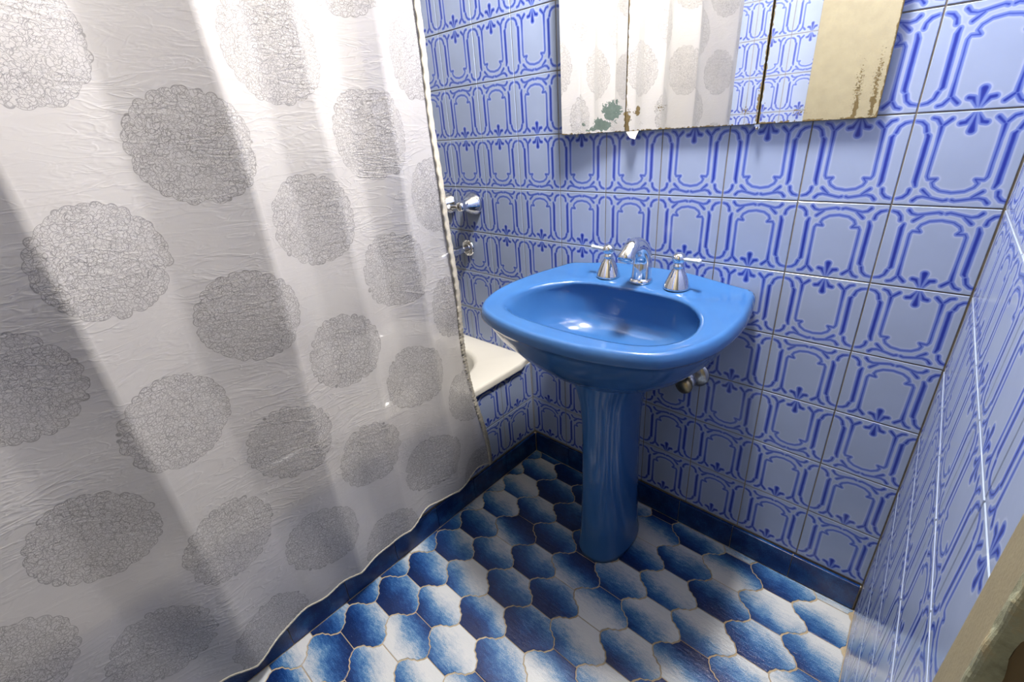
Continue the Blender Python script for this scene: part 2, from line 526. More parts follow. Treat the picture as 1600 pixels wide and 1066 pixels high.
# ------------------------------------------------------------------ setting: shells
tag(obj('floor', *boxv(ROOM_L - .1, 1.9, ROOM_F - .1, 0.1, -0.12, -0.0018), M['grout_floor']), kind='structure',
    label='floor of scalloped cloudy blue and white tiles')
fl = bpy.data.objects['floor']
wb = tag(obj('wall_back', *boxv(ROOM_L - .1, 1.15, 0.0016, 0.1, -0.0018, CEIL), M['grout']), kind='structure',
         label='back wall of blue and white patterned tiles behind the basin')
wl = tag(obj('wall_left', *boxv(ROOM_L - .1, ROOM_L, ROOM_F, 0.0016, -0.0018, CEIL), M['paint']), kind='structure')
wf = tag(obj('wall_front', *boxv(ROOM_L - .1, 1.15, ROOM_F - .1, ROOM_F, -0.0018, CEIL), M['grout']), kind='structure',
         label='patterned tile wall seen only in the mirror')
tag(obj('ceiling', *boxv(ROOM_L - .1, 1.15, ROOM_F - .1, 0.1, CEIL, CEIL + 0.1), M['paint']), kind='structure')
# right wall, a touch out of square
def prism(pts, z0, z1):
    n = len(pts)
    V = [(x, y, z0) for x, y in pts] + [(x, y, z1) for x, y in pts]
    F = [tuple(range(n))[::-1], tuple(range(n, 2 * n))] + [(i, (i + 1) % n, n + (i + 1) % n, n + i) for i in range(n)]
    return V, F
Y_J0, Y_J1 = -0.712, -0.790
E1 = 0.0016
wr = tag(obj('wall_right', *prism([(right_x(0.0016) + E1, 0.0016), (right_x(Y_J0) + E1, Y_J0), (1.15, Y_J0), (1.15, 0.0016)], -0.0018, CEIL),
             M['grout_white']), kind='structure', label='right wall of blue and white patterned tiles beside the door frame')

# wall tiles -----------------------------------------------------------------
def tile_mesh(name, x0, x1, y0, y1, t=0.0035, c=0.0009):
    """front face at local z = 0, local origin at tile centre."""
    V = [(x0, y0, -t), (x1, y0, -t), (x1, y1, -t), (x0, y1, -t),
         (x0, y0, -c), (x1, y0, -c), (x1, y1, -c), (x0, y1, -c),
         (x0 + c, y0 + c, 0), (x1 - c, y0 + c, 0), (x1 - c, y1 - c, 0), (x0 + c, y1 - c, 0)]
    F = [(3, 2, 1, 0), (8, 9, 10, 11)]
    for b in (0, 4):
        for i in range(4):
            j = (i + 1) % 4
            F.append((b + i, b + j, b + 4 + j, b + 4 + i))
    return mesh_data(name, V, F, M['tile'])
HW, HH = TW / 2 - G, TH / 2 - G
TILE = tile_mesh('tile', -HW, HW, -HH, HH)
def arc_on_top(row):           # row k lies between lines k and k+1
    return True if row == 8 else (row % 2 == 1)
def place_tile(parent, rot, centre, row, me=TILE):
    o = bpy.data.objects.new('tile', me)
    link(o, parent)
    r = rot @ Matrix.Rotation(0.0 if arc_on_top(row) else math.pi, 4, 'Z')
    j = Matrix.Rotation(random.uniform(-.0022, .0022), 4, 'X') @ Matrix.Rotation(random.uniform(-.0022, .0022), 4, 'Y')
    o.matrix_world = Matrix.Translation(centre) @ r @ j
    o.location += (r.to_3x3() @ Vector((0, 0, 1))) * random.uniform(-0.0002, 0.0002)
    return o
BACK_ROT = Matrix.Rotation(math.pi / 2, 4, 'X')                 # local x->x, y->z, z->-y
# cut meshes are keyed by their extents so they are shared too
CUT = {}
def cut_tile(x0, x1, y0, y1, flip):
    if flip:
        x0, x1, y0, y1 = -x1, -x0, -y1, -y0
    key = tuple(round(v, 4) for v in (x0, x1, y0, y1))
    if key not in CUT:
        CUT[key] = tile_mesh('tile', x0, x1, y0, y1)
    return CUT[key]
def wall_of_tiles(parent, rot, point, c0, c1, rows, lo=None, hi=None):
    """point(s, z) -> world position at distance s along the wall; lo / hi cut the end columns."""
    for k in rows:
        zt, zb = ROWZ[k], ROWZ[k + 1]
        zc = (zt + zb) / 2
        for i in range(c0, c1):
            a, b = i * TW + G, (i + 1) * TW - G
            sc = (i + 0.5) * TW
            if lo is not None: a = max(a, lo)
            if hi is not None: b = min(b, hi)
            if b - a < 0.004:
                continue
            if b - a > TW - 3 * G and abs((zt - zb) - TH) < 1e-6:
                me = TILE
            else:
                me = cut_tile(a - sc, b - sc, zb + G - zc, zt - G - zc, not arc_on_top(k))
            place_tile(parent, rot, point(sc, zc), k, me)
wall_of_tiles(wb, BACK_ROT, lambda s, z: Vector((s, 0, z)), -5, 7, range(-3, 9), lo=ROOM_L + .002, hi=1.0435)
# right wall: s runs from the back corner towards the camera, tiles face -x
ang = math.atan(SKEW)
def right_pt(s, z):
    return Vector((1.046 + s * math.sin(ang), -s * math.cos(ang), z))
RIGHT_ROT = Matrix.Rotation(-math.pi / 2 + ang, 4, 'Z') @ BACK_ROT
wall_of_tiles(wr, RIGHT_ROT, right_pt, 0, 6, range(-3, 9), lo=0.001, hi=0.711)
# lowest cut row of the right wall runs down to the floor (there is no skirting there)
for i in range(0, 5):
    a, b = max(i * TW + G, 0.001), min((i + 1) * TW - G, 0.711)
    sc, zc = (i + .5) * TW, 0.0857 - TH / 2
    place_tile(wr, RIGHT_ROT, right_pt(sc, zc), 8, cut_tile(a - sc, b - sc, 0.001 - zc, 0.0857 - G - zc, False))
FRONT_ROT = Matrix.Rotation(math.pi, 4, 'Z') @ BACK_ROT
wall_of_tiles(wf, FRONT_ROT, lambda s, z: Vector((s, ROOM_F + 0.0016, z)), -1, 4, range(-3, 6))

# floor tiles -----------------------------------------------------------------
FA = Vector((0.1136, 0.0541)); FB = Vector((0.0026, -0.1068)); FO = Vector((0.2117, -0.5149))
def floor_outline(shrink):
    hx, hy, tipx = 0.0340, 0.0534, 0.0797
    def ogee(a, b, sgn, n=9):
        a = Vector(a); b = Vector(b); d = b - a; L = d.length; u = d / L
        nn = Vector((-u.y, u.x))
        pts = []
        for k in range(n):
            t = k / n
            off = (0.062 * math.sin(2 * math.pi * t) + 0.020 * math.sin(8 * math.pi * t)) * L
            pts.append(a + d * t + nn * off * sgn)
        return pts
    P = []
    P += [Vector((-hx, hy))]
    P += ogee((hx, hy), (tipx, 0), -1)
    P += ogee((tipx, 0), (hx, -hy), 1)
    P += [Vector((hx, -hy))]
    P += ogee((-hx, -hy), (-tipx, 0), -1)
    P += ogee((-tipx, 0), (-hx, hy), 1)
    # clockwise list -> reverse for counter-clockwise
    P = P[::-1]
    out = []
    n = len(P)
    for i in range(n):
        e1 = (P[i] - P[i - 1]); e2 = (P[(i + 1) % n] - P[i])
        if e1.length < 1e-7 or e2.length < 1e-7:
            continue
        n1 = Vector((e1.y, -e1.x)).normalized(); n2 = Vector((e2.y, -e2.x)).normalized()
        nn = (n1 + n2).normalized()
        out.append(P[i] - nn * shrink)
    return out
def clip(poly, planes):
    for nx, ny, d in planes:           # keep nx*x + ny*y <= d
        res = []
        for i in range(len(poly)):
            a, b = poly[i], poly[(i + 1) % len(poly)]
            da, db = nx * a.x + ny * a.y - d, nx * b.x + ny * b.y - d
            if da <= 0: res.append(a)
            if da * db < 0: res.append(a + (b - a) * (da / (da - db)))
        poly = res
        if len(poly) < 3: return []
    return poly
def floor_tile_mesh(poly):
    n = len(poly)
    c = sum(poly, Vector((0, 0))) / n
    V = [(p.x, p.y, -0.004) for p in poly] + [(p.x, p.y, -0.0007) for p in poly] + \
        [(c.x + (p.x - c.x) * 0.982, c.y + (p.y - c.y) * 0.978, 0.0) for p in poly]
    F = [tuple(range(2 * n, 3 * n))]
    for b in (0, n):
        F += [(b + i, b + (i + 1) % n, b + n + (i + 1) % n, b + n + i) for i in range(n)]
    return mesh_data('tile', V, F, M['floor_tile'])
FOUT = floor_outline(0.0013)
FME = floor_tile_mesh(FOUT)
planes = [(-1, 0, -0.0105), (0, 1, -0.0105), (1, SKEW, 1.0445), (0, -1, 1.4985)]
for i in range(-8, 16):
    for j in range(-14, 16):
        c = FO + FA * i + FB * (j + 0.5)
        if not (-0.1 < c.x < 1.2 and -1.6 < c.y < 0.1):
            continue
        poly = [p + c for p in FOUT]
        cl = clip(poly, planes)
        if not cl:
            continue
        area = abs(sum(cl[k].x * cl[(k + 1) % len(cl)].y - cl[(k + 1) % len(cl)].x * cl[k].y for k in range(len(cl)))) / 2
        if area < 1.2e-4:
            continue
        flip = random.random() < 0.22
        whole = len(cl) == len(poly) and all((a - b).length < 1e-7 for a, b in zip(cl, poly))
        if whole:
            me = FME
        else:
            loc = [p - c for p in cl]
            if flip: loc = [-p for p in loc]
            me = floor_tile_mesh(loc)
        o = link(bpy.data.objects.new('tile', me), fl)
        o.location = (c.x, c.y, random.uniform(-0.0003, 0.0002))
        o.rotation_euler = (random.uniform(-.004, .004), random.uniform(-.004, .004), math.pi if flip else 0.0)

# skirting tiles --------------------------------------------------------------
bb = tag(obj('baseboard_back', *boxv(0.0105, 1.0435, -0.006, -0.0004, 0.0002, 0.0800), M['grout_floor']), kind='structure',
         label='dark blue tile skirting along the back wall')
xs = [0.0115, 0.165, 0.275, 0.425, 0.585, 0.742, 0.895, 1.042]
for a, b in zip(xs[:-1], xs[1:]):
    o = box('tile', a + .0008, b - .0008, -0.0095, -0.0015, 0.0012, 0.0822, M['base_tile'], bb, 0.0008)
bl = tag(obj('baseboard_left', *boxv(0.0004, 0.006, -1.4985, -0.0004, 0.0002, 0.0800), M['grout_floor']), kind='structure',
         label='dark blue tile skirting along the foot of the bath')
ys = [-0.0105, -0.178, -0.340, -0.502, -0.664, -0.826, -0.985, -1.145, -1.305, -1.465]
for a, b in zip(ys[:-1], ys[1:]):
    box('tile', 0.0015, 0.0095, b + .0008, a - .0008, 0.0012, 0.0822, M['base_tile'], bl, 0.0008)

# door frame at the right edge, with the opening beyond it ---------------------
def strip(name, s0, s1, x_in, x_out, z0, z1, mat, parent=None, bev=0.004, rough=0.0, seed=1):
    """vertical post following the right wall between two y positions."""
    pts = [(right_x(s0) + x_in, s0), (right_x(s1) + x_in, s1), (1.15 + x_out, s1), (1.15 + x_out, s0)]
    V, F = prism(pts, z0, z1)
    o = obj(name, V, F, mat, parent)
    return o
jam = empty('trim_1', (1.07, -0.75, 0))
tag(jam, 'chipped beige painted door frame at the near end of the right wall', kind='structure')
def add_to(parent, o):
    o.parent = parent
    o.matrix_parent_inverse = Matrix.Translation(parent.location).inverted()
    return o
FX = right_x(-0.757) - 0.004
add_to(jam, strip('frame_face', Y_J0 - .0006, -0.757, -0.004, 0.0, 0.0, 2.03, M['frame']))
# worn corner: a column of uneven, slightly rounded cross-sections
rnd = random.Random(3)
V, F = [], []
NZ, NS = 240, 5
for k in range(NZ + 1):
    z = 2.03 * k / NZ
    w1 = 0.0009 * math.sin(z * 63) + 0.0007 * math.sin(z * 151 + 1.0) + 0.0005 * rnd.uniform(-1, 1)
    w2 = 0.0016 * math.sin(z * 41 + 2.0) + 0.0012 * math.sin(z * 117) + 0.0006 * rnd.uniform(-1, 1)
    V.append((FX, -0.757, z))
    for q in range(NS):
        a = q / (NS - 1) * math.pi / 2
        r = 0.0045 + w1
        V.append((FX + 0.0045 - r * math.cos(a), -0.7615 - r * math.sin(a), z))
    V.append((FX + 0.0135 + w2, -0.7658, z)); V.append((FX + 0.0135 + w2, -0.757, z))
row = NS + 3
for k in range(NZ):
    for q in range(row):
        q2 = (q + 1) % row
        F.append((k * row + q, k * row + q2, (k + 1) * row + q2, (k + 1) * row + q))
F.append(tuple(range(row))); F.append(tuple(NZ * row + q for q in range(row)))
tag(add_to(jam, obj('worn_edge', V, F, M['chip'])), 'bare grey-green edge where the paint has worn off')
add_to(jam, strip('door_stop', -0.7575, -0.7635, 0.0075, 0.0, 0.0, 2.03, M['dark_frame']))
add_to(jam, strip('frame_head', -0.767, -1.43, 0.0, 0.0, 1.98, 2.03, M['frame']))
add_to(jam, strip('far_post', -1.43, -1.4985, 0.0, 0.0, 0.0, 2.03, M['frame']))
tag(obj('wall_over_door', *prism([(right_x(Y_J0), Y_J0 - .0005), (right_x(-1.4985), -1.4985), (1.15, -1.4985), (1.15, Y_J0 - .0005)], 2.031, CEIL - .0005), M['paint']), kind='structure')
bpy.data.objects['wall_over_door'].name = 'wall_right_upper'
# the open door leaf folded back against the far wall (seen in the mirror)
dl = empty('door_1', (0.72, -1.43, 0))
tag(dl, 'beige painted door leaf folded open, seen in the right hand mirror panel', kind='structure')
add_to(dl, box('leaf', 0.418, 1.040, -1.452, -1.414, 0.008, 1.975, M['frame'], None, 0.002))
add_to(dl, obj('door_handle', *multi([lathe([(.022, 0), (.022, .006), (.009, .008), (.009, .04), (.012, .045), (.0, .05)], 16, (0.47, -1.414, 1.0), (0, 1, 0)),
                                     tube([(0.47, -1.374, 1.0), (0.52, -1.372, 1.0), (0.57, -1.374, .998)], [.009, .008, .007], 10)]), M['dull_chrome'], None, True))

# ------------------------------------------------------------------ lamp on the ceiling
lamp = tag(empty('ceiling_lamp', (LAMP_POS[0], LAMP_POS[1], CEIL)), 'round white globe lamp on the ceiling above the basin', 'lamp')
add_to(lamp, obj('lamp_base', *lathe([(0.055, 0.0005), (0.055, 0.02), (0.035, 0.03), (0.035, 0.115)], 24, (LAMP_POS[0], LAMP_POS[1], CEIL), (0, 0, -1)), M['ceramic'], None, True))
ge = NT('lit_opal_glass')
em = ge.n('ShaderNodeEmission'); em.inputs['Color'].default_value = (1.0, 0.955, 0.90, 1); em.inputs['Strength'].default_value = LAMP_STRENGTH
ge.done(em.outputs[0])
prof = [(0.001 + 0.095 * math.sin(math.pi * k / 16), 0.095 - 0.095 * math.cos(math.pi * k / 16)) for k in range(17)]
add_to(lamp, obj('globe', *lathe(prof, 28, (LAMP_POS[0], LAMP_POS[1], LAMP_POS[2] - 0.095)), ge.mat, None, True))

# ------------------------------------------------------------------ bathtub
bt = tag(empty('bathtub', (-0.36, -0.75, 0)), 'white enamel bathtub with a patterned tile front, behind the shower curtain', 'bathtub')
def rr_pts(x0, x1, y0, y1, r, n):
    """closed rounded rectangle resampled by angle from its centre."""
    cx, cy = (x0 + x1) / 2, (y0 + y1) / 2
    out = []
    for k in range(n):
        a = 2 * math.pi * (k + 0.5) / n
        dx, dy = math.cos(a), math.sin(a)
        lo, hi = 0.0, 3.0
        for _ in range(40):
            mid = (lo + hi) / 2
            px, py = abs(dx * mid), abs(dy * mid)
            hx, hy = (x1 - x0) / 2, (y1 - y0) / 2
            qx, qy = max(px - hx + r, 0), max(py - hy + r, 0)
            ins = (px <= hx and py <= hy) and (qx * qx + qy * qy <= r * r)
            lo, hi = (mid, hi) if ins else (lo, mid)
        out.append((cx + dx * lo, cy + dy * lo))
    return out
def loft(rings, cap0=True, cap1=True):
    n = len(rings[0]); V = [p for r in rings for p in r]; F = []
    for i in range(len(rings) - 1):
        for k in range(n):
            k2 = (k + 1) % n
            F.append((i * n + k, i * n + k2, (i + 1) * n + k2, (i + 1) * n + k))
    if cap0: F.append(tuple(range(n))[::-1])
    if cap1: F.append(tuple((len(rings) - 1) * n + k for k in range(n)))
    return V, F
NB = 120
def ring(x0, x1, y0, y1, r, z): return [(x, y, z) for x, y in rr_pts(x0, x1, y0, y1, r, NB)]
X0, X1, Y0, Y1 = ROOM_L + .002, 0.009, -1.498, -0.0012
tub_r = [ring(X0, X1, Y0, Y1, .004, .3875), ring(X0, X1, Y0, Y1, .004, .403), ring(X0 + .003, X1 - .003, Y0 + .003, Y1 - .003, .006, .4095), ring(X0 + .008, X1 - .008, Y0 + .008, Y1 - .008, .010, .411),
         ring(X0 + .062, X1 - .092, Y0 + .10, Y1 - .088, .16, .411), ring(X0 + .070, X1 - .100, Y0 + .11, Y1 - .096, .16, .408), ring(X0 + .078, X1 - .108, Y0 + .12, Y1 - .104, .155, .395),
         ring(X0 + .10, X1 - .13, Y0 + .18, Y1 - .13, .15, .20), ring(X0 + .14, X1 - .17, Y0 + .25, Y1 - .18, .13, .10), ring(X0 + .25, X1 - .28, Y0 + .4, Y1 - .3, .08, .085)]
add_to(bt, obj('tub_body', *loft(tub_r, False, True), M['tub'], None, True))
ap = add_to(bt, obj('apron', *boxv(-0.05, -0.0016, -1.498, -0.0005, 0.0002, 0.3868), M['grout']))
APR = Matrix.Rotation(math.pi / 2, 4, 'Z') @ BACK_ROT
for k in (7, 8):
    zt, zb = ROWZ[k], ROWZ[k + 1]
    zc = (zt + zb) / 2
    edges = [-0.004, -0.1615] + [-0.1615 - TW * q for q in range(1, 9)] + [-1.495]
    for a, b in zip(edges[:-1], edges[1:]):
        full = TW
        sc = (b + TW / 2) if a > -0.01 else (a - TW / 2)
        place_tile(ap, APR, Vector((0, sc, zc)), k, cut_tile(-(sc - b) + G, (a - sc) - G, zb + G - zc, zt - .002 - zc, not arc_on_top(k)))
for o in ap.children:
    o.matrix_parent_inverse = Matrix.Translation(bt.location).inverted() @ Matrix.Identity(4)
    o.matrix_parent_inverse = Matrix.Identity(4)

# ------------------------------------------------------------------ mirror cabinet
mc = tag(empty('mirror_cabinet', (0.507, 0, 1.13)), 'three panel mirror cabinet with flaking silver on the wall above the basin', 'mirror')
MT = 1.80
add_to(mc, box('cabinet_back', 0.1695, 0.8465, -0.0065, -0.0008, 1.1335, MT, M['dark']))
for a, b, tilt in ((0.183, 0.3572, 6.2), (0.3596, 0.6540, 0.0), (0.6572, 0.848, 0.0)):
    v, f = boxv(a - b, 0.0, -0.0053, 0.0, 1.1315, MT + .001)
    rz = Matrix.Rotation(math.radians(tilt), 3, 'Z')          # the first door stands slightly open
    v = [tuple(rz @ Vector((x, y, 0)) + Vector((b, -0.0067, z))) for x, y, z in v]
    add_to(mc, obj('mirror_panel', v, f, M['mirror']))
add_to(mc, obj('hinge_clip', *multi([boxv(0.6515, 0.6615, -0.0155, -0.004, 1.1270, 1.1305), lathe([(.0045, 0), (.0055, .002), (.0045, .006), (.002, .007)], 12, (0.6565, -0.010, 1.1272), (0, 0, -1))]), M['chrome'], None))
add_to(mc, obj('bottom_rail', *boxv(0.1685, 0.8475, -0.0118, -0.0008, 1.1305, 1.1312), M['dark']))
tag(add_to(mc, obj('peeling_flake', [(0.362, -0.0125, 1.130), (0.395, -0.0125, 1.131), (0.390, -0.020, 1.113), (0.376, -0.019, 1.117),
                                 (0.362, -0.0120, 1.130), (0.395, -0.0120, 1.131), (0.390, -0.0194, 1.113), (0.376, -0.0184, 1.117)],
               [(0, 1, 2, 3), (7, 6, 5, 4), (0, 4, 5, 1), (1, 5, 6, 2), (2, 6, 7, 3), (3, 7, 4, 0)], M['flake'])), 'small white flake hanging off the mirror edge')
add_to(mc, obj('peeling_flake', [(0.216, -0.0125, 1.137), (0.224, -0.0125, 1.135), (0.222, -0.016, 1.124), (0.217, -0.015, 1.126),
                                 (0.216, -0.0121, 1.137), (0.224, -0.0121, 1.135), (0.222, -0.0155, 1.124), (0.217, -0.0146, 1.126)],
               [(0, 1, 2, 3), (7, 6, 5, 4), (0, 4, 5, 1), (1, 5, 6, 2), (2, 6, 7, 3), (3, 7, 4, 0)], M['flake']))

# ------------------------------------------------------------------ wash basin
BX = 0.447
ws = tag(empty('pedestal_basin', (BX, -0.18, 0)), 'glossy blue porcelain pedestal wash basin against the back wall', 'sink')
CY = -0.25
OUT = [(0, -.0015), (.10, -.0015), (.20, -.0015), (.250, -.0015), (.258, -.006), (.265, -.04), (.277, -.10), (.286, -.16), (.289, -.22), (.286, -.28),
       (.272, -.34), (.250, -.386), (.227, -.416), (.204, -.431), (.174, -.443), (.135, -.456), (.08, -.467), (0, -.473)]
INN = [(0, -.112), (.07, -.112), (.115, -.117), (.150, -.132), (.182, -.160), (.208, -.20), (.224, -.25), (.226, -.305), (.207, -.352), (.172, -.382), (.12, -.397), (.06, -.402), (0, -.403)]
def smooth_closed(half, n):
    pts = [(x, y) for x, y in half] + [(-x, y) for x, y in half[::-1][1:-1]]
    for _ in range(2):          # corner cutting, mild
        q = []
        for i in range(len(pts)):
            a, b = pts[i], pts[(i + 1) % len(pts)]
            q.append((a[0] * .75 + b[0] * .25, a[1] * .75 + b[1] * .25)); q.append((a[0] * .25 + b[0] * .75, a[1] * .25 + b[1] * .75))
        pts = q
    out = []
    for k in range(n):
        a = math.pi / 2 - 2 * math.pi * k / n
        dx, dy = math.cos(a), math.sin(a)
        best = None
        for i in range(len(pts)):
            ax, ay = pts[i][0], pts[i][1] - CY; bx, by = pts[(i + 1) % len(pts)][0], pts[(i + 1) % len(pts)][1] - CY
            ex, ey = bx - ax, by - ay
            den = dx * ey - dy * ex
            if abs(den) < 1e-12: continue
            t = (ax * ey - ay * ex) / den; s = (ax * dy - ay * dx) / den
            if t > 0 and -1e-6 <= s <= 1 + 1e-6: best = t if best is None else max(best, t)
        out.append((dx * best, CY + dy * best))
    return out
NR = 144
o_ = smooth_closed(OUT, NR); i_ = smooth_closed(INN, NR)
def sm(a, b, x):
    t = min(max((x - a) / (b - a), 0), 1); return t * t * (3 - 2 * t)
def lip(x, y):                    # raised edge at the wall
    return 0.020 * (1 - sm(0.06, 0.27, abs(x))) * sm(-0.042, -0.006, y)
def dish(x, y):                   # shallow soap recesses either side of the taps
    r = 0.0
    for sx in (-.175, .175):
        d = math.hypot((x - sx) / .05, (y + .075) / .035)
        r -= 0.004 * (1 - sm(0.55, 1.0, d))
    return r
def mixr(a, b, t): return [(p[0] * (1 - t) + q[0] * t, p[1] * (1 - t) + q[1] * t) for p, q in zip(a, b)]
def about(r, s, cx=0.0, cy=CY, sy=None):
    sy = s if sy is None else sy
    return [(cx + (x - cx) * s, cy + (y - cy) * sy) for x, y in r]
ell = [(.106 * math.cos(math.pi / 2 - 2 * math.pi * k / NR), -.187 + .118 * math.sin(math.pi / 2 - 2 * math.pi * k / NR)) for k in range(NR)]
def clampy(r): return [(x, min(y, -.0015)) for x, y in r]
def lay(r, z, f=None): return [(BX + x, y, z + (f(x, y) if f else 0.0)) for x, y in r]
def bk(r, s, drop): return [(x * s, -.101 + (y + .112) * drop) for x, y in r]      # the back wall of the bowl stays steep
rings = [lay(ell, .592), lay(mixr(ell, o_, .10), .598), lay(clampy(mixr(ell, o_, .36)), .626), lay(clampy(mixr(ell, o_, .62)), .664), lay(clampy(mixr(ell, o_, .82)), .706), lay(clampy(mixr(ell, o_, .925)), .742),
         lay(about(o_, .972), .7545), lay(about(o_, .988), .7560), lay(about(o_, .998), .7585), lay(o_, .763, lip), lay(about(o_, .997), .772, lip), lay(about(o_, .985), .781, lip), lay(about(o_, .970), .7855, lip), lay(about(o_, .950), .7855, lip),
         lay(mixr(o_, i_, .32), .7835, lambda x, y: lip(x, y) + dish(x, y)), lay(mixr(o_, i_, .55), .7815, lambda x, y: lip(x, y) + dish(x, y)), lay(mixr(o_, i_, .78), .7800, lambda x, y: lip(x, y) + dish(x, y)),
         lay(mixr(o_, i_, .94), .7775), lay(i_, .7715), lay(bk(i_, .985, .99), .760), lay(bk(i_, .955, .95), .730), lay(bk(i_, .90, .90), .695), lay(bk(i_, .80, .82), .664),
         lay(about(i_, .52, cy=-.235), .646), lay(about(i_, .26, cy=-.245), .638), lay(about(i_, .09, cy=-.25), .634)]
bo = add_to(ws, obj('bowl', *loft(rings, True, True), M['basin'], None, True))
add_to(ws, obj('drain', *lathe([(.024, 0), (.026, .002), (.022, .004), (.012, .0035), (.011, .001)], 24, (BX, CY, .6345)), M['chrome'], None, True))
PED = [(0.0, 1.09, 1.05), (.012, 1.09, 1.05), (.022, 1.06, 1.02), (.06, 1.01, .985), (.15, .96, .955), (.26, .92, .93), (.38, .90, .92), (.45, .93, .93), (.51, 1.03, .965), (.55, 1.20, 1.02), (.58, 1.43, 1.07), (.596, 1.56, 1.09)]
NP = 64
def pring(z, sx, sy):
    out = []
    for k in range(NP):
        a = 2 * math.pi * k / NP
        c, s = math.cos(a), math.sin(a)
        e = 0.86
        out.append((BX + .068 * sx * math.copysign(abs(c) ** e, c), -.186 + .108 * sy * math.copysign(abs(s) ** e, s), z))
    return out
add_to(ws, obj('pedestal', *loft([pring(z + .0008, a, b) for z, a, b in PED]), M['basin'], None, True))

# basin taps: one spout and two lever handles
tp = tag(empty('basin_tap', (BX, -.06, .785)), 'chrome arched spout tap with two lever handles on the basin rim', 'tap')
ZD = 0.7822
sp, sr = [], []
for k in range(7):
    t = k / 6; sp.append((BX - .002, -.060 + .004 * t, ZD + .052 * t)); sr.append(.0250 - .002 * t)
for k in range(1, 15):
    a = math.pi * 0.86 * k / 14
    sp.append((BX - .002, -.056 - .046 + .046 * math.cos(a), ZD + .052 + .048 * math.sin(a))); sr.append(.0230 - .0060 * k / 14 + (0.0020 if k > 12 else 0))
add_to(tp, obj('spout', *tube(sp, sr, 24), M['chrome'], None, True))
add_to(tp, obj('spout_base', *lathe([(.029, 0), (.029, .004), (.027, .008), (.025, .010)], 28, (BX - .002, -.060, ZD)), M['chrome'], None, True))
for sx, x in ((-1, .352), (1, .541)):
    yb = -.064
    h = add_to(tp, obj('handle_base', *lathe([(.0310, 0), (.0315, .003), (.0300, .007), (.0265, .018), (.0205, .032), (.0140, .044), (.0105, .050), (.0120, .052), (.0120, .056), (.0100, .058), (.0095, .061)], 28, (x, yb, ZD)), M['chrome'], None, True))
    add_to(tp, obj('handle_ball', *lathe([(.002 + .0140 * math.sin(math.pi * k / 10), .0140 - .0140 * math.cos(math.pi * k / 10)) for k in range(11)], 22, (x, yb, ZD + .0585)), M['chrome'], None, True))
    dv = Vector((sx, -.10 if sx > 0 else .06, 0.04)).normalized()
    p0 = Vector((x, yb, ZD + .071))
    lv = add_to(tp, obj('lever', *tube([p0 + dv * d for d in (.009, .02, .035, .048)], [.0048, .0040, .0042, .0048], 14), M['ceramic'], None, True))
    add_to(tp, obj('lever_tip', *tube([p0 + dv * d for d in (.0475, .0500, .0530, .0545)], [.0050, .0058, .0052, .0025], 14), M['ceramic'], None, True))

# stop valve under the basin
sv = tag(empty('stop_valve', (0.585, -0.03, 0.53)), 'tarnished chrome stop valve on the wall under the basin', 'valve')
add_to(sv, obj('escutcheon', *lathe([(.036, .0008), (.036, .003), (.027, .009), (.013, .011)], 24, (0.588, 0, 0.530), (0, -1, 0)), M['dull_chrome'], None, True))
add_to(sv, obj('valve_body', *multi([lathe([(.012, .008), (.012, .028), (.017, .030), (.017, .056), (.013, .058)], 18, (0.588, 0, 0.530), (0, -1, 0)),
                                     lathe([(.013, 0), (.013, .022), (.007, .024), (.007, .045)], 18, (0.588, -.045, 0.528), (0, 0, 1))]), M['dull_chrome'], None, True))
add_to(sv, obj('valve_knob', *lathe([(.010, 0), (.020, .004), (.023, .012), (.020, .022), (.008, .024)], 16, (0.588, -.056, 0.528), (-.25, -.95, -.12)), M['brass'], None, True))

# ------------------------------------------------------------------ bath taps on the wall
def bath_valve(x, z, label, lev):
    e = tag(empty('bath_tap', (x, 0, z)), label, 'tap', 'lever taps over the bath')
    add_to(e, obj('bell', *lathe([(.038, .0008), (.0385, .004), (.036, .011), (.029, .026), (.022, .040), (.018, .050), (.0165, .058), (.018, .065), (.013, .074), (.003, .078)], 28, (x, 0, z), (0, -1, 0)), M['chrome'], None, True))
    d = Vector(lev).normalized()
    p = Vector((x, -.062, z))
    add_to(e, obj('lever', *tube([p + d * t for t in (.006, .02, .034, .044)], [.0080, .0070, .0068, .0075], 14), M['chrome'], None, True))
    add_to(e, obj('lever_tip', *tube([p + d * t for t in (.0435, .047, .052, .0545)], [.0080, .0100, .0092, .004], 14), M['ceramic'], None, True))
    return e
bath_valve(-0.215, 0.932, 'chrome bath tap with white lever tip, the one fully clear of the curtain', (-1, -.25, -.06))
bath_valve(-0.345, 0.928, 'chrome bath tap half hidden by the curtain edge', (-1, -.15, -.1))
bs = tag(empty('bath_spout', (-.270, 0, .772)), 'short chrome bath spout sticking out of the wall below the bath taps', 'spout')
add_to(bs, obj('flange', *lathe([(.031, .0008), (.031, .003), (.026, .009), (.018, .011)], 26, (-.270, 0, .774), (0, -1, 0)), M['chrome'], None, True))
add_to(bs, obj('spout_pipe', *tube([(-.270, -.008, .774), (-.272, -.05, .774), (-.275, -.10, .770), (-.277, -.125, .762), (-.278, -.135, .748)], [.0155, .0155, .0160, .0165, .0160], 18), M['chrome'], None, True))

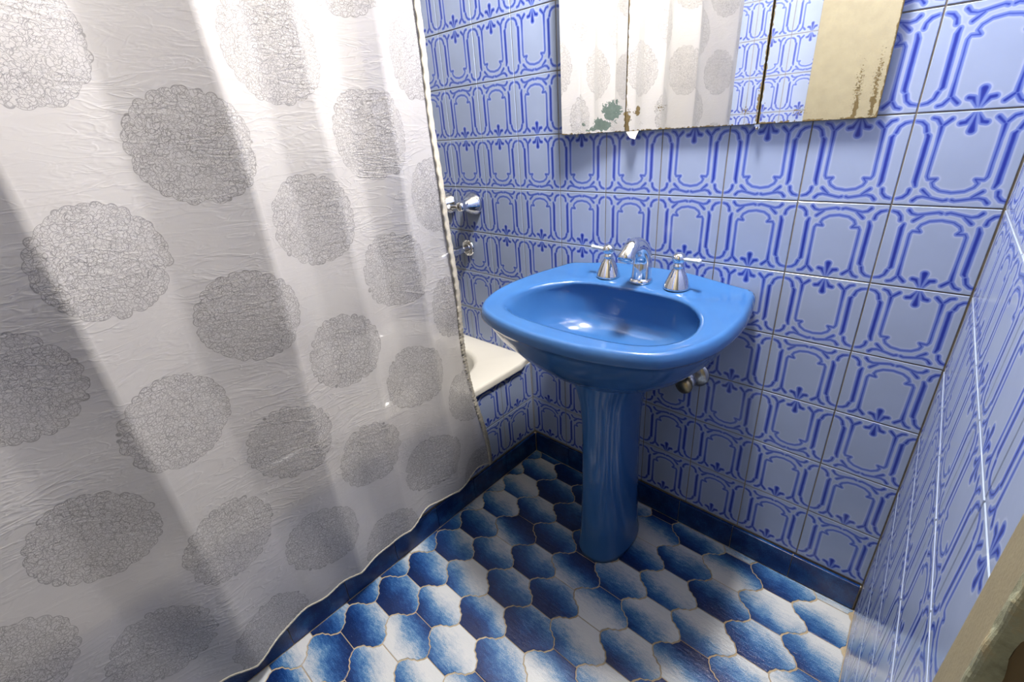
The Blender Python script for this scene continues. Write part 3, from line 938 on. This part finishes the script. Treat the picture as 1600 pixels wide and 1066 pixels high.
# ------------------------------------------------------------------ shower curtain
sc_ = tag(empty('shower_curtain', (0.035, -0.9, 0.1)), 'white satin shower curtain printed with silver scribbled circles, hanging over the bath edge', 'curtain')
FOLD = [(-1.52, .062), (-1.43, .060), (-1.22, .004), (-1.072, .050), (-.935, .004), (-.788, .048), (-.70, .010), (-.615, .026), (-.535, .002), (-.450, .040), (-.372, .004), (-.31, .014), (-.25, .020)]
def fold(y):
    for (a, fa), (b, fb) in zip(FOLD[:-1], FOLD[1:]):
        if a <= y <= b:
            t = (y - a) / (b - a)
            # sharper at the outward ridges, rounder in the hollows
            if fb > fa: t = t ** 1.35
            else: t = 1 - (1 - t) ** 1.35
            return fa + (fb - fa) * t
    return .01
def curtain_pt(s, z):
    up = sm(0.15, 1.3, z)
    amp = 0.55 + 0.65 * up
    x = 0.019 + fold(s + 0.006 * math.sin(5.0 * z + 9 * s)) * amp
    low = 1 - sm(0.12, 0.60, z)
    x += low * (0.0035 * math.sin(17 * s + 2.0 * z) + 0.003 * math.sin(41 * s + 9 * z) + 0.003)
    x += 0.0025 * math.sin(13 * s + 11 * z) * math.sin(7 * z - 5 * s) + 0.0012 * math.sin(37 * s - 23 * z)
    w = sm(-.62, -.30, s)
    y = s + w * ((1 - sm(.10, .62, z)) * 0.046 - 0.012 * sm(.7, 1.05, z))
    if s > -.34:
        x += 0.010 * (s + .34) / .04 * math.sin(z * 9.0) * (1 - up * .6)
    return x, y
def hem_z(s):
    return 0.128 + 0.052 * (s + 0.30) / 0.87 + 0.0045 * math.sin(31 * s) + 0.0030 * math.sin(67 * s + 1.0)
S0, S1, ZT = -1.478, -0.316, 1.985
NS, NZ = 165, 210
V, F, UV = [], [], []
for j in range(NZ + 1):
    for i in range(NS + 1):
        s = S0 + (S1 - S0) * i / NS
        z0 = hem_z(s)
        z = z0 + (ZT - z0) * j / NZ
        x, y = curtain_pt(s, z)
        V.append((x, y, z)); UV.append((s, z))
for j in range(NZ):
    for i in range(NS):
        a = j * (NS + 1) + i
        F.append((a, a + 1, a + NS + 2, a + NS + 1))
me = mesh_data('cloth', V, F, M['curtain'], True)
uvl = me.uv_layers.new(name='fabric')
for lp in me.loops:
    uvl.data[lp.index].uv = UV[lp.vertex_index]
add_to(sc_, link(bpy.data.objects.new('cloth', me)))
# stitched and gathered side hem
V, F = [], []
NH = 420
for j in range(NH + 1):
    z = hem_z(S1) - .001 + (ZT - hem_z(S1)) * j / NH
    x, y = curtain_pt(S1, z)
    puck = 0.0018 * math.sin(z * 560) * (1 - sm(.55, .85, z)) + 0.0008 * math.sin(z * 190)
    for (dx, dy) in ((.0002 + puck, -.016), (.0010 + puck, -.0085), (.0008 - puck, .0006), (-.0006 - puck, .0008), (-.0012, -.008)):
        V.append((x + dx, y + dy, z))
for j in range(NH):
    for k in range(5):
        k2 = (k + 1) % 5
        F.append((j * 5 + k, j * 5 + k2, (j + 1) * 5 + k2, (j + 1) * 5 + k))
F.append((0, 1, 2, 3, 4)); F.append(tuple(NH * 5 + k for k in range(5)))
tag(add_to(sc_, obj('side_hem', V, F, M['hem'], None, True)), 'cream stitched hem down the edge of the curtain')
V, F = [], []
NH = 400
for j in range(NH + 1):
    s = S0 + (S1 - S0) * j / NH
    z = hem_z(s)
    x, y = curtain_pt(s, z)
    pk = 0.0007 * math.sin(s * 430)
    for (dx, dz) in ((.0006 + pk, .006), (.0009 - pk, .001), (0.0, -.0008), (-.0008, .001), (-.0005, .006)):
        V.append((x + dx, y, z + dz))
for j in range(NH):
    for k in range(5):
        k2 = (k + 1) % 5
        F.append((j * 5 + k, j * 5 + k2, (j + 1) * 5 + k2, (j + 1) * 5 + k))
F.append((0, 1, 2, 3, 4)); F.append(tuple(NH * 5 + k for k in range(5)))
add_to(sc_, obj('bottom_hem', V, F, M['hem'], None, True))
rod = tag(obj('curtain_rod', *lathe([(.011, .001), (.011, 1.4965)], 18, (0.034, -.0005, 1.999), (0, -1, 0)), M['chrome'], None, True), 'chrome rod carrying the shower curtain', 'curtain rod')
